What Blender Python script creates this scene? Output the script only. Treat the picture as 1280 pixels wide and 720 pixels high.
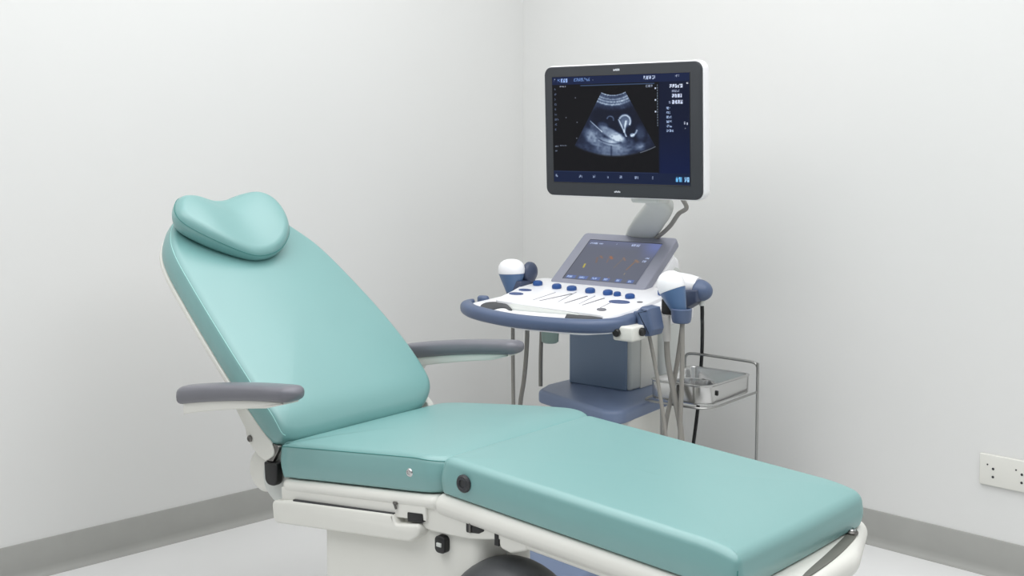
import bpy, bmesh, math, random
import numpy as np
from mathutils import Vector, Matrix, Euler
R = math.radians
PI = math.pi
C = bpy.context.scene.collection
for o in list(bpy.data.objects):
    bpy.data.objects.remove(o)
scene = bpy.context.scene

# ------------------------------------------------------------------ camera
cam_d = bpy.data.cameras.new('camera')
cam = bpy.data.objects.new('camera', cam_d)
C.objects.link(cam)
scene.camera = cam
PITCH = R(4.5)
F_PX = 1520 * math.cos(PITCH)
YAW = R(44.4)                                   # view direction, to the right of the -x axis
cam.location = (4.101, -4.016, 1.5)
fwd = Vector((-math.cos(YAW) * math.cos(PITCH), math.sin(YAW) * math.cos(PITCH), -math.sin(PITCH)))
cam.rotation_euler = fwd.to_track_quat('-Z', 'Y').to_euler()
cam_d.sensor_width = 36
cam_d.lens = F_PX * 36 / 1280
CY = 170 + F_PX * math.tan(PITCH)
cam_d.shift_y = -(360 - CY) / 1280
cam_d.clip_start = 0.05

# ------------------------------------------------------------------ light and exposure
scene.view_settings.view_transform = 'Standard'
scene.view_settings.look = 'None'
scene.view_settings.gamma = 1
scene.view_settings.use_curve_mapping = False
scene.view_settings.exposure = 0.0
world = bpy.data.worlds.new('world')
scene.world = world
world.use_nodes = True
world.node_tree.nodes['Background'].inputs[0].default_value = (1, 1, 1, 1)
world.node_tree.nodes['Background'].inputs[1].default_value = 0.3

ROOM_X0, ROOM_X1, ROOM_Y0, ROOM_Y1, ROOM_H = 0.075, 6.0, -6.0, 0.0, 3.2
def area(x, y, sx, sy, power):
    l = bpy.data.lights.new('ceiling_panel_light', 'AREA')
    l.shape = 'RECTANGLE'; l.size = sx; l.size_y = sy; l.energy = power
    l.color = (0.985, 0.99, 1.0)
    o = bpy.data.objects.new('ceiling_panel_light', l)
    o.location = (x, y, ROOM_H - 0.03)
    C.objects.link(o)
area(1.5, -1.5, 2.1, 2.1, 40.5)
area(3.8, -1.5, 2.1, 2.1, 39.5)
area(1.5, -3.8, 2.1, 2.1, 39.5)
area(3.8, -3.8, 2.1, 2.1, 23)

# ------------------------------------------------------------------ materials
def lin(c):
    return tuple(((v / 255) / 12.92 if v / 255 <= 0.04045 else ((v / 255 + 0.055) / 1.055) ** 2.4) for v in c)
def mat(name, rgb, rough=0.5, metal=0.0, spec=0.5, bump=None, coat=0.0, vary=None, emis=None):
    m = bpy.data.materials.new(name); m.use_nodes = True
    nt = m.node_tree; b = nt.nodes['Principled BSDF']
    col = lin(rgb) + (1,)
    b.inputs['Base Color'].default_value = col
    b.inputs['Roughness'].default_value = rough
    b.inputs['Metallic'].default_value = metal
    b.inputs['Specular IOR Level'].default_value = spec
    b.inputs['Coat Weight'].default_value = coat
    b.inputs['Coat Roughness'].default_value = 0.36
    if bump or vary:
        tc = nt.nodes.new('ShaderNodeTexCoord')
        n = nt.nodes.new('ShaderNodeTexNoise')
        n.inputs['Scale'].default_value = (bump or vary)[0]
        n.inputs['Detail'].default_value = 4
        nt.links.new(tc.outputs['Object'], n.inputs['Vector'])
        if bump:
            bp = nt.nodes.new('ShaderNodeBump')
            bp.inputs['Strength'].default_value = bump[1]
            bp.inputs['Distance'].default_value = 0.002
            nt.links.new(n.outputs['Fac'], bp.inputs['Height'])
            nt.links.new(bp.outputs['Normal'], b.inputs['Normal'])
        if vary:
            n2 = nt.nodes.new('ShaderNodeTexNoise'); n2.inputs['Scale'].default_value = vary[0]
            n2.inputs['Detail'].default_value = 5
            nt.links.new(tc.outputs['Object'], n2.inputs['Vector'])
            rp = nt.nodes.new('ShaderNodeValToRGB')
            rp.color_ramp.elements[0].position = 0.3; rp.color_ramp.elements[1].position = 0.7
            rp.color_ramp.elements[0].color = tuple(v * (1 - vary[1]) for v in col[:3]) + (1,)
            rp.color_ramp.elements[1].color = tuple(min(1, v * (1 + vary[1])) for v in col[:3]) + (1,)
            nt.links.new(n2.outputs['Fac'], rp.inputs['Fac'])
            nt.links.new(rp.outputs['Color'], b.inputs['Base Color'])
    if emis:
        b.inputs['Emission Color'].default_value = lin(emis[0]) + (1,)
        b.inputs['Emission Strength'].default_value = emis[1]
    return m
def attr_screen(name, strength, rough, base=(6, 6, 8)):
    m = mat(name, base, rough, spec=0.10)
    nt = m.node_tree; b = nt.nodes['Principled BSDF']
    a = nt.nodes.new('ShaderNodeAttribute'); a.attribute_name = 'picture'
    nt.links.new(a.outputs['Color'], b.inputs['Emission Color'])
    b.inputs['Emission Strength'].default_value = strength
    return m
M = dict(
    wall=mat('wall_paint', (225, 225, 223), 0.75, spec=0.2, bump=(60, 0.04), vary=(1.2, 0.006)),
    wall2=mat('bounce_dimming_wall_grey', (186, 190, 192), 0.75, spec=0.2, bump=(60, 0.04), vary=(1.2, 0.006)),  # unseen walls made darker to cut bounce light on camera-facing sides
    ceiling=mat('ceiling_paint', (240, 240, 240), 0.9, spec=0.1, vary=(1.0, 0.005)),
    floor=mat('floor_vinyl', (226, 226, 225), 0.35, spec=0.3, vary=(3.0, 0.015)),
    base=mat('baseboard_vinyl', (162, 162, 158), 0.5, spec=0.3, vary=(9.0, 0.03)),
    teal=mat('teal_vinyl', (113, 161, 159), 0.44, spec=0.9, coat=0.45, bump=(500, 0.03), vary=(4.0, 0.012)),
    seam=mat('seam_shadow_thread', (64, 128, 124), 0.6, vary=(40, 0.05)),
    seamlight=mat('pale_piping', (168, 218, 214), 0.5, vary=(40, 0.04)),
    white=mat('white_plastic', (226, 225, 218), 0.38, spec=0.45, vary=(8, 0.006)),
    white2=mat('bright_white_plastic', (246, 246, 248), 0.3, spec=0.5, vary=(8, 0.004)),
    greywhite=mat('pale_grey_plastic', (206, 209, 205), 0.4, vary=(8, 0.01)),
    pad=mat('grey_armrest_rubber', (112, 112, 119), 0.36, spec=0.5, bump=(300, 0.04), vary=(10, 0.02)),
    navy=mat('slate_blue_plastic', (84, 99, 128), 0.38, spec=0.5, vary=(10, 0.02)),
    key=mat('blue_key', (62, 82, 128), 0.35, spec=0.5, vary=(30, 0.02)),
    shelf=mat('shelf_plastic', (118, 133, 162), 0.36, spec=0.5, vary=(10, 0.02)),
    wire=mat('wire_steel', (165, 165, 163), 0.3, metal=1.0, vary=(20, 0.02)),
    navyd=mat('dark_slate_plastic', (66, 75, 98), 0.4, spec=0.5, vary=(10, 0.02)),
    steelblue=mat('steel_blue_plastic', (84, 112, 150), 0.34, spec=0.5, vary=(10, 0.02)),
    column=mat('blue_grey_column', (128, 146, 170), 0.42, spec=0.4, vary=(8, 0.015)),
    knob=mat('blue_knob_rubber', (38, 78, 140), 0.35, spec=0.5, vary=(30, 0.03)),
    bezel=mat('charcoal_bezel', (60, 62, 66), 0.45, spec=0.3, vary=(20, 0.01)),
    tbezel=mat('lavender_grey_bezel', (146, 148, 162), 0.4, spec=0.5, vary=(20, 0.01)),
    dark=mat('dark_rubber', (46, 47, 50), 0.45, vary=(20, 0.03)),
    black=mat('black_plastic', (20, 20, 21), 0.45, vary=(20, 0.03)),
    domem=mat('dark_grey_housing', (66, 68, 71), 0.42, vary=(12, 0.03)),
    cable=mat('taupe_cable', (146, 143, 137), 0.45, vary=(30, 0.02)),
    cable2=mat('pale_grey_cable', (196, 194, 190), 0.4, vary=(30, 0.02)),
    steel=mat('brushed_steel', (205, 205, 204), 0.22, metal=1.0, bump=(90, 0.03), vary=(20, 0.02)),
    chrome=mat('chrome', (200, 200, 200), 0.15, metal=1.0, vary=(20, 0.01)),
    gunmetal=mat('gunmetal', (120, 118, 115), 0.35, metal=1.0, vary=(20, 0.03)),
    strap=mat('olive_grey_strap', (104, 104, 97), 0.55, vary=(20, 0.03)),
    cup=mat('grey_green_cup', (150, 172, 164), 0.4, vary=(20, 0.02)),
    screen=attr_screen('main_screen_glass', 1.0, 0.55),
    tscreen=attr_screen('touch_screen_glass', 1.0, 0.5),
    mark=mat('pale_print', (215, 218, 224), 0.5, vary=(20, 0.01)),
    printgrey=mat('grey_print', (150, 150, 158), 0.5, vary=(20, 0.01)),
)

# ------------------------------------------------------------------ mesh tools
def rz(a): return Matrix.Rotation(a, 4, 'Z')
def rx(a): return Matrix.Rotation(a, 4, 'X')
def ry(a): return Matrix.Rotation(a, 4, 'Y')
def tr(*v): return Matrix.Translation(Vector(v))

def loft(bm, rings, closed=True, cap0=True, cap1=True):
    vs = [[bm.verts.new(p) for p in r] for r in rings]
    n = len(vs[0])
    for a, b in zip(vs[:-1], vs[1:]):
        for i in range(n if closed else n - 1):
            j = (i + 1) % n
            bm.faces.new((a[i], a[j], b[j], b[i]))
    if cap0: bm.faces.new(list(reversed(vs[0])))
    if cap1: bm.faces.new(vs[-1])
    return vs
def T(pts, m): return [m @ Vector(p) for p in pts]

def round_poly(pts, radii, seg=8):
    """2D polygon with rounded corners, CCW"""
    out = []; n = len(pts)
    if not isinstance(radii, (list, tuple)): radii = [radii] * n
    for i in range(n):
        p = Vector(pts[i]); a = Vector(pts[i - 1]); b = Vector(pts[(i + 1) % n]); r = radii[i]
        u = (a - p).normalized(); v = (b - p).normalized()
        if r <= 1e-5: out.append(p); continue
        ang = math.acos(max(-1, min(1, u.dot(v))))
        d = min(r / math.tan(ang / 2), (a - p).length * 0.499, (b - p).length * 0.499)
        r = d * math.tan(ang / 2)
        c = p + (u + v).normalized() * (r / math.sin(ang / 2))
        s = p + u * d - c; e = p + v * d - c
        a0 = math.atan2(s.y, s.x); a1 = math.atan2(e.y, e.x)
        while a1 - a0 > PI: a1 -= 2 * PI
        while a1 - a0 < -PI: a1 += 2 * PI
        for k in range(seg + 1):
            t = a0 + (a1 - a0) * k / seg
            out.append(c + Vector((math.cos(t), math.sin(t))) * r)
    return out
def pts2(l): return [Vector(p) for p in l]
def resample(pts, n):
    pts = [Vector(p) for p in pts]; m = len(pts)
    L = [0]
    for i in range(m): L.append(L[-1] + (pts[(i + 1) % m] - pts[i]).length)
    out = []; k = 0
    for i in range(n):
        s = L[-1] * i / n
        while L[k + 1] < s: k += 1
        t = (s - L[k]) / max(1e-9, L[k + 1] - L[k])
        out.append(pts[k].lerp(pts[(k + 1) % m], t))
    return out
def catmull(pts, seg=10, closed=False):
    pts = [Vector(p) for p in pts]; n = len(pts); out = []
    rng = range(n) if closed else range(n - 1)
    for i in rng:
        g = lambda k: pts[k % n] if closed else pts[max(0, min(n - 1, k))]
        p0, p1, p2, p3 = g(i - 1), g(i), g(i + 1), g(i + 2)
        for k in range(seg):
            t = k / seg
            out.append(0.5 * ((2 * p1) + (p2 - p0) * t + (2 * p0 - 5 * p1 + 4 * p2 - p3) * t * t + (3 * p1 - p0 - 3 * p2 + p3) * t ** 3))
    if not closed: out.append(pts[-1])
    return out
def ccw(pts):
    a = sum(pts[i][0] * pts[(i + 1) % len(pts)][1] - pts[(i + 1) % len(pts)][0] * pts[i][1] for i in range(len(pts)))
    return pts if a > 0 else list(reversed(pts))
def inset(pts, d):
    n = len(pts); out = []
    for i in range(n):
        t = (pts[(i + 1) % n] - pts[i - 1]).normalized()
        out.append(pts[i] + Vector((-t.y, t.x)) * d)
    return out
def slab(bm, outline, z0, z1, r0=0.004, r1=0.004, m=Matrix(), seg=4, zf=None, bulge=0.0, dome=0.0, ntop=0):
    """prism over a CCW outline with rounded lower (r0) and upper (r1) edges; zf(x,y,t) may move the height"""
    ol = ccw([Vector(p) for p in outline]); rings = []
    prof = []
    for k in range(seg + 1):
        a = PI / 2 * k / seg
        prof.append((r0 * (1 - math.sin(a)), z0 + r0 * (1 - math.cos(a))))
    if bulge:
        for k in range(1, 6):
            t = k / 6; z = z0 + r0 + (z1 - r1 - z0 - r0) * t
            prof.append((-bulge * math.sin(PI * t), z))
    for k in range(seg + 1):
        a = PI / 2 * k / seg
        prof.append((r1 * (1 - math.cos(a)), z1 - r1 * (1 - math.sin(a))))
    for ins, z in prof:
        q = inset(ol, ins)
        rings.append([(p.x, p.y, z) for p in q])
    if ntop:
        q = inset(ol, r1); c = sum(q, Vector((0, 0))) / len(q)
        for k in range(1, ntop):
            s = 1 - k / ntop
            rings.append([(c.x + (p.x - c.x) * s, c.y + (p.y - c.y) * s, z1 + dome * (1 - s ** 2)) for p in q])
    if zf:
        rings = [[(p[0], p[1], zf(p[0], p[1], p[2])) for p in r] for r in rings]
    loft(bm, [T(r, m) for r in rings])
def box(bm, x0, x1, y0, y1, z0, z1, r=0.004, m=Matrix(), seg=3):
    ol = round_poly([(x0, y0), (x1, y0), (x1, y1), (x0, y1)], r, seg)
    rr = min(r, (z1 - z0) * 0.49)
    slab(bm, ol, z0, z1, rr, rr, m, seg)
def sideslab(bm, outline_xz, y0, y1, r=0.004, m=Matrix(), seg=3):
    """outline given in x,z and extruded along y with rounded rims"""
    mm = m @ Matrix(((1, 0, 0, 0), (0, 0, -1, 0), (0, 1, 0, 0), (0, 0, 0, 1)))     # (x,y,z)->(x,-z,y)
    slab(bm, outline_xz, -y1, -y0, r, r, mm, seg)
def tube(bm, path, rad, n=12, m=Matrix(), capround=False):
    path = [Vector(p) for p in path]
    rad = rad if isinstance(rad, (list, tuple)) else [rad] * len(path)
    rings = []; up = None
    for i, p in enumerate(path):
        t = (path[min(i + 1, len(path) - 1)] - path[max(i - 1, 0)]).normalized()
        if up is None:
            up = Vector((0, 0, 1)) if abs(t.z) < 0.9 else Vector((1, 0, 0))
        a = (up - t * up.dot(t)).normalized(); b = t.cross(a); up = a
        rings.append([p + (a * math.cos(2 * PI * k / n) + b * math.sin(2 * PI * k / n)) * rad[i] for k in range(n)])
    loft(bm, [T(r, m) for r in rings])
def lathe(bm, prof, n=28, m=Matrix(), sx=1, sy=1):
    """prof: (r,z) from bottom to top"""
    loft(bm, [T([(max(r, 1e-4) * math.cos(2 * PI * k / n) * sx, max(r, 1e-4) * math.sin(2 * PI * k / n) * sy, z) for k in range(n)], m) for r, z in prof])

def obj(name, bm, m, parent=None, label=None, angle=35):
    bmesh.ops.recalc_face_normals(bm, faces=bm.faces)
    me = bpy.data.meshes.new(name)
    bm.to_mesh(me); bm.free()
    for p in me.polygons: p.use_smooth = True
    me.set_sharp_from_angle(angle=R(angle))
    ms = m if isinstance(m, (list, tuple)) else [m]
    for x in ms: me.materials.append(M[x])
    o = bpy.data.objects.new(name, me)
    C.objects.link(o)
    if parent: o.parent = parent
    if label: o['label'] = label
    return o
def part(name, m, parent, fn, *a, label=None, angle=35, **k):
    bm = bmesh.new(); fn(bm, *a, **k)
    return obj(name, bm, m, parent, label, angle)
def multi(name, m, parent, fns, label=None, angle=35):
    bm = bmesh.new()
    for f in fns: f(bm)
    return obj(name, bm, m, parent, label, angle)
def thing(name, label, cat, loc=(0, 0, 0), rotz=0, group=None):
    o = bpy.data.objects.new(name, None); C.objects.link(o)
    o.location = loc; o.rotation_euler = (0, 0, rotz); o.empty_display_size = 0.1
    tag(o, label, cat, group); return o
def tag(o, label, cat, group=None):
    o['label'] = label; o['category'] = cat
    if group: o['group'] = group
def struct(name, m, fn, *a, **k):
    o = part(name, m, None, fn, *a, **k); o['kind'] = 'structure'; return o

# ------------------------------------------------------------------ the room
def plain(bm, x0, x1, y0, y1, z0, z1):
    vs = [bm.verts.new(p) for p in ((x0, y0, z0), (x1, y0, z0), (x1, y1, z0), (x0, y1, z0), (x0, y0, z1), (x1, y0, z1), (x1, y1, z1), (x0, y1, z1))]
    for f in ((0, 3, 2, 1), (4, 5, 6, 7), (0, 1, 5, 4), (1, 2, 6, 5), (2, 3, 7, 6), (3, 0, 4, 7)):
        bm.faces.new([vs[i] for i in f])
X0, X1, Y0, Y1, H = ROOM_X0, ROOM_X1, ROOM_Y0, ROOM_Y1, ROOM_H
struct('floor', 'floor', plain, X0 - .1, X1 + .1, Y0 - .1, Y1 + .1, -0.1, 0)
struct('ceiling', 'ceiling', plain, X0 - .1, X1 + .1, Y0 - .1, Y1 + .1, H, H + 0.1)
struct('wall_left', 'wall', plain, X0 - .1, X0, Y0 - .1, Y1 + .1, 0, H)
struct('wall_right', 'wall', plain, X0, X1 + .1, Y1, Y1 + .1, 0, H)
struct('wall_front', 'wall2', plain, X0, X1 + .1, Y0 - .1, Y0, 0, H)
struct('wall_near_side', 'wall2', plain, X1, X1 + .1, Y0, Y1, 0, H)
# coved vinyl skirting: face, soft toe that spreads on to the floor
BH = 0.125
def skirting(bm, p, q, n):
    """p,q floor points along the wall, n the inward normal"""
    prof = [(0, BH), (0.004, BH), (0.006, BH - .003), (0.006, 0.03), (0.010, 0.014), (0.018, 0.005), (0.03, 0.0015), (0.03, 0.0), (0, 0)]
    p = Vector(p); q = Vector(q); n = Vector(n)
    loft(bm, [[Vector((e.x + n.x * a, e.y + n.y * a, z)) for a, z in prof] for e in (p, q)])
struct('baseboard_left', 'base', skirting, (X0, Y0), (X0, Y1), (1, 0))
struct('baseboard_right', 'base', skirting, (X0, Y1), (X1, Y1), (0, -1))
struct('baseboard_front', 'base', skirting, (X0, Y0), (X1, Y0), (0, 1))
struct('baseboard_near_side', 'base', skirting, (X1, Y0), (X1, Y1), (-1, 0))

# wall socket plate on the right wall
ws = thing('wall_socket', 'white wall socket plate low on the right wall above the skirting', 'socket', (2.305, 0, 0.31))
part('cover_plate', 'white', ws, box, 0, 0.30, -0.012, 0.0, 0, 0.107, r=0.003)
def holes(bm, cx):
    for dx, dz, r in ((0.028, 0.072, 0.003), (0.048, 0.060, 0.0045), (0.048, 0.032, 0.0045)):
        lathe(bm, [(0.0005, -0.0004), (r, -0.0004), (r, 0.0006), (0.0005, 0.0006)], 10, tr(cx + dx, -0.0122, dz) @ rx(PI / 2))
part('socket_holes', 'dark', ws, holes, 0, label='dark pin holes')
part('socket_holes', 'dark', ws, holes, 0.098, label='dark pin holes')
part('socket_holes', 'dark', ws, holes, 0.196, label='dark pin holes')

# ------------------------------------------------------------------ examination chair
CH = thing('examination_chair', 'teal upholstered reclining examination chair with white frame and grey armrests', 'examination chair',
           (1.957, -2.151, 0), R(5.948))
SEAT = tr(0, 0, 0.74) @ ry(R(-6.2))          # x to the foot, y across (away), z up, origin at the knee seam
LEG = tr(0, 0, 0.74) @ ry(R(4.0))
BACK = tr(-0.592, 0.003, 0.676) @ ry(R(39)) @ tr(0, 0, 0.043)
# the base first
PEDX0, PEDX1 = -0.447, 0.106
def pedestal(bm):
    slab(bm, round_poly([(PEDX0, 0.012), (PEDX1, 0.012), (PEDX1 + .03, 0.10), (PEDX1 + .03, 0.20), (PEDX0, 0.20)], [.035, .035, .05, .05, .05], 6), 0.0, 0.56, 0.004, 0.01)
ped = part('pedestal', 'white', CH, pedestal)
part('panel_seam', 'greywhite', ped, lambda bm: tube(bm, [(PEDX1 + .029, 0.08, 0.02), (PEDX1 + .029, 0.08, 0.52)], 0.0016, 6))
def motor(bm):
    prof = [(1.0, 0.0), (1.0, 0.28)] + [(math.cos(a), 0.28 + 0.245 * math.sin(a)) for a in [PI / 2 * k / 14 for k in range(1, 15)]]
    lathe(bm, prof, 40, tr(0.190, 0.035, 0), 0.205, 0.16)
part('motor_cover', 'domem', CH, motor, label='dark grey domed cover low on the base')

# housing under the seat (tilts with the seat)
def housing(bm):
    ol = round_poly([(-0.632, -0.216), (-0.115, -0.214), (-0.078, -0.195), (-0.078, -0.168), (-0.158, -0.174), (-0.166, -0.150), (-0.55, -0.150), (-0.632, -0.156)],
                    [.018, .03, .02, .010, .008, .003, .03, .014], 5)
    sideslab(bm, ol, -0.020, 0.60, 0.007, SEAT)
hou = part('side_housing', 'white', CH, housing)
part('upper_beam', 'white', CH, sideslab, round_poly([(-0.60, -0.160), (-0.06, -0.160), (-0.06, -0.118), (-0.60, -0.118)], .004, 3), -0.009, 0.60, 0.003, SEAT)
part('shadow_gap', 'dark', CH, sideslab, [(-0.545, -0.1515), (-0.166, -0.1515), (-0.166, -0.1485), (-0.545, -0.1465)], -0.0165, 0.3, 0.0003, SEAT, label='thin dark gap')
part('opening', 'black', CH, sideslab, round_poly([(-0.124, -0.166), (-0.070, -0.164), (-0.070, -0.143), (-0.122, -0.143)], .003, 3), -0.0105, 0.2, 0.0008, SEAT, label='black opening')
multi('latch', 'gunmetal', CH, [lambda bm: box(bm, -0.166, -0.153, -0.016, 0.0, -0.127, -0.120, .002, SEAT),
                                lambda bm: tube(bm, [(-0.160, -0.014, -0.126), (-0.156, -0.014, -0.138)], 0.003, 8, SEAT)])
def knee(bm):
    ol = round_poly([(-0.066, 0.552), (-0.03, 0.550), (0.03, 0.552), (0.09, 0.556), (0.150, 0.568), (0.19, 0.577), (0.19, 0.605), (0.0, 0.620), (-0.066, 0.615)],
                    [.022, .01, .02, .03, .02, .006, .004, .004, .004], 5)
    sideslab(bm, ol, -0.002, 0.58, 0.005)
kn = part('knee_bracket', 'white', CH, knee)
part('opening', 'black', kn, sideslab, round_poly([(0.080, 0.572), (0.120, 0.577), (0.143, 0.590), (0.080, 0.604)], .004, 3), -0.0030, 0.1, 0.0003, label='black opening')
part('pin', 'gunmetal', kn, lambda bm: tube(bm, [(0.093, -0.004, 0.574), (0.093, -0.004, 0.60)], 0.003, 8))
part('slot', 'black', CH, sideslab, [(0.1675, 0.560), (0.180, 0.560), (0.180, 0.594), (0.1675, 0.597)], -0.0030, 0.1, 0.0003, label='black slot')
part('beam_block', 'white', CH, sideslab, round_poly([(0.180, 0.556), (0.215, 0.550), (0.26, 0.566), (0.26, 0.597), (0.180, 0.605)], [.014, .014, .01, .004, .004], 5), -0.002, 0.56, 0.006)
part('power_switch', 'black', CH, sideslab, round_poly([(-0.020, 0.503), (0.014, 0.503), (0.014, 0.545), (-0.020, 0.545)], .012, 5), -0.006, 0.03, 0.003, label='black rocker switch on the pedestal')
sw = CH.children[-1]
part('rocker', 'greywhite', sw, box, -0.012, 0.004, -0.009, -0.004, 0.519, 0.529, .002)

# seat pan and leg pan (white trays under the cushions)
def pan_profile(bm, ol, z0, z1, mm): slab(bm, ol, z0, z1, (z1 - z0) * .49, (z1 - z0) * .49, mm, 6)
seat_pan_ol = round_poly([(-0.605, -0.012), (-0.022, -0.012), (-0.022, 0.65), (-0.605, 0.65)], [.03, .02, .03, .05], 5)
sp = part('seat_pan', 'white', CH, pan_profile, seat_pan_ol, -0.133, -0.098, SEAT)
leg_pan_ol = round_poly([(-0.012, -0.012), (0.70, -0.012), (0.878, 0.10), (0.884, 0.40), (0.800, 0.645), (-0.012, 0.62)], [.02, .16, .14, .20, .06, .03], 9)
lp = part('leg_pan', 'white', CH, pan_profile, leg_pan_ol, -0.147, -0.092, LEG)
part('underside_beam', 'white', CH, sideslab, round_poly([(0.185, -0.130), (0.72, -0.130), (0.70, -0.153), (0.25, -0.153), (0.185, -0.150)], [.005, .005, .015, .015, .012], 4), 0.0, 0.56, 0.006, LEG)
# recess with its strap and bolt at the foot end of the pan
def strap(bm):
    pts = [(0.808, 0.515), (0.828, 0.508), (0.847, 0.40), (0.857, 0.29), (0.858, 0.17), (0.845, 0.21), (0.830, 0.34), (0.817, 0.44)]
    slab(bm, resample(catmull([Vector(p) for p in pts], 6, True), 60), -0.0925, -0.0895, 0.0008, 0.0008, LEG)
part('strap', 'strap', lp, strap, label='olive grey strap in the foot end recess')
def bolt(bm, m, r=0.012, h=0.008):
    lathe(bm, [(r * .9, 0), (r, h * .2), (r, h * .6), (r * .8, h), (r * .5, h * 1.05), (r * .45, h * .8), (0.0005, h * .8)], 20, m)
bo = part('bolt', 'gunmetal', lp, bolt, LEG @ tr(0.814, 0.508, -0.092), 0.016, 0.010)
part('bolt_centre', 'chrome', bo, bolt, LEG @ tr(0.814, 0.508, -0.085), 0.010, 0.006, label='bright bolt head')

# cushions
seat_ol = resample(catmull([Vector(p) for p in [(-0.595, 0.02), (-0.565, -0.004), (-0.45, -0.004), (-0.25, -0.003), (-0.10, -0.003), (-0.04, 0.006), (-0.008, 0.045),
            (0.000, 0.16), (-0.004, 0.32), (-0.008, 0.48), (-0.010, 0.585), (-0.04, 0.640), (-0.12, 0.664), (-0.25, 0.674), (-0.45, 0.676), (-0.58, 0.66), (-0.615, 0.60), (-0.61, 0.3)]], 10, True), 220)
def seat_z(x, y, z):
    t = max(0.0, (z + 0.092) / 0.092)
    drop = 0.0
    d = max(0, 0.12 + x) / 0.12
    drop = 0.016 * d * d
    return z - drop * t
def seat_c(bm): slab(bm, seat_ol, -0.094, 0.0, 0.010, 0.022, SEAT, 6, seat_z, 0.004, 0.010, 10)
sc = part('seat_cushion', 'teal', CH, seat_c, angle=80)
def seam(bm, ol, ins, z, mm, zf=None, r=0.0012, i0=0, i1=None):
    q = inset(ccw(ol), ins); q = q[i0:i1] if i1 else q + q[:1]
    tube(bm, [(p.x, p.y, (zf(p.x, p.y, z) if zf else z)) for p in q], r, 6, mm)
part('piping', 'seam', sc, seam, seat_ol, 0.0035, -0.0095, SEAT, seat_z)
part('screw', 'chrome', sc, bolt, SEAT @ tr(-0.107, -0.003, -0.046) @ rx(PI / 2), 0.011, 0.006, label='chrome screw in the seat side')
lg = [(0.0, -0.002), (0.802, -0.002), (0.810, 0.29), (0.812, 0.588), (0.0, 0.588)]
leg_ol = resample(round_poly(lg, [.018, .012, 3, .032, .03], 10), 260)
def leg_z(x, y, z):
    t = max(0.0, (z + 0.088) / 0.088)
    d = max(0, x - 0.70) / 0.10
    return z - 0.012 * d * d * t
def leg_c(bm): slab(bm, leg_ol, -0.090, 0.0, 0.008, 0.024, LEG, 7, leg_z, 0.004, 0.006, 10)
lc = part('leg_cushion', 'teal', CH, leg_c, angle=80)
part('corner_seam', 'seam', lc, lambda bm: tube(bm, [(0.8035, -0.0065, z) for z in (-0.084, -0.06, -0.045, -0.036)], 0.0014, 6, LEG))
bt = part('pivot_button', 'dark', lc, bolt, LEG @ tr(0.080, -0.003, -0.046) @ rx(PI / 2), 0.0215, 0.010, label='dark round pivot button')
part('button_ring', 'bezel', bt, lambda bm: tube(bm, [(0.080 + 0.012 * math.cos(a), -0.0125, -0.046 + 0.012 * math.sin(a)) for a in [2 * PI * k / 24 for k in range(25)]], 0.002, 6, LEG))

back_pts = [(0.0, 0.30), (0.003, 0.12), (-0.003, 0.03), (-0.04, -0.004), (-0.20, -0.003), (-0.40, 0.008), (-0.58, 0.022), (-0.70, 0.036), (-0.78, 0.062), (-0.85, 0.115),
            (-0.91, 0.20), (-0.935, 0.29), (-0.935, 0.38), (-0.915, 0.45), (-0.86, 0.505), (-0.80, 0.540), (-0.68, 0.596), (-0.48, 0.630), (-0.31, 0.643), (-0.17, 0.638), (-0.07, 0.618), (-0.022, 0.578), (-0.002, 0.50)]
back_ol = ccw(resample(catmull([Vector(p) for p in back_pts], 10, True), 260))
def back_z(x, y, z):
    t = max(0.0, min(1.1, (z + 0.080) / 0.080)); d = max(0.0, (x + 0.085) / 0.085)
    return z - 0.036 * t * d * d
def back_c(bm): slab(bm, back_ol, -0.080, 0.0, 0.012, 0.024, BACK, 7, back_z, 0.003, 0.014, 16)
bc = part('backrest_cushion', 'teal', CH, back_c, angle=80)
def back_piping(bm):
    q = [p for p in inset(back_ol, 0.0045) if p.y < 0.30 and p.x > -0.93 and not (p.x > -0.012)]
    q.sort(key=lambda p: p.x)
    tube(bm, [(p.x, p.y, back_z(p.x, p.y, -0.0105)) for p in q if p.y < 0.22], 0.0012, 6, BACK)
part('piping', 'seamlight', bc, back_piping)
bs = part('backrest_shell', 'white', CH, lambda bm: slab(bm, inset(back_ol, -0.001), -0.100, -0.079, 0.012, 0.003, BACK, 5))
plate_ol = round_poly([(-0.26, -0.088), (-0.20, -0.078), (-0.03, -0.070), (0.006, -0.085), (-0.008, -0.128), (-0.040, -0.140), (-0.098, -0.142), (-0.125, -0.122), (-0.19, -0.110), (-0.26, -0.096)],
            [.002, .01, .015, .015, .02, .012, .02, .01, .02, .002], 5)
sp2 = part('back_side_plate', 'white', CH, sideslab, plate_ol, -0.008, 0.020, 0.003, BACK)
part('back_side_plate', 'white', CH, sideslab, plate_ol, 0.61, 0.635, 0.003, BACK)
part('screw', 'gunmetal', sp2, bolt, BACK @ tr(-0.091, -0.008, -0.127) @ rx(PI / 2), 0.0095, 0.006)
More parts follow.
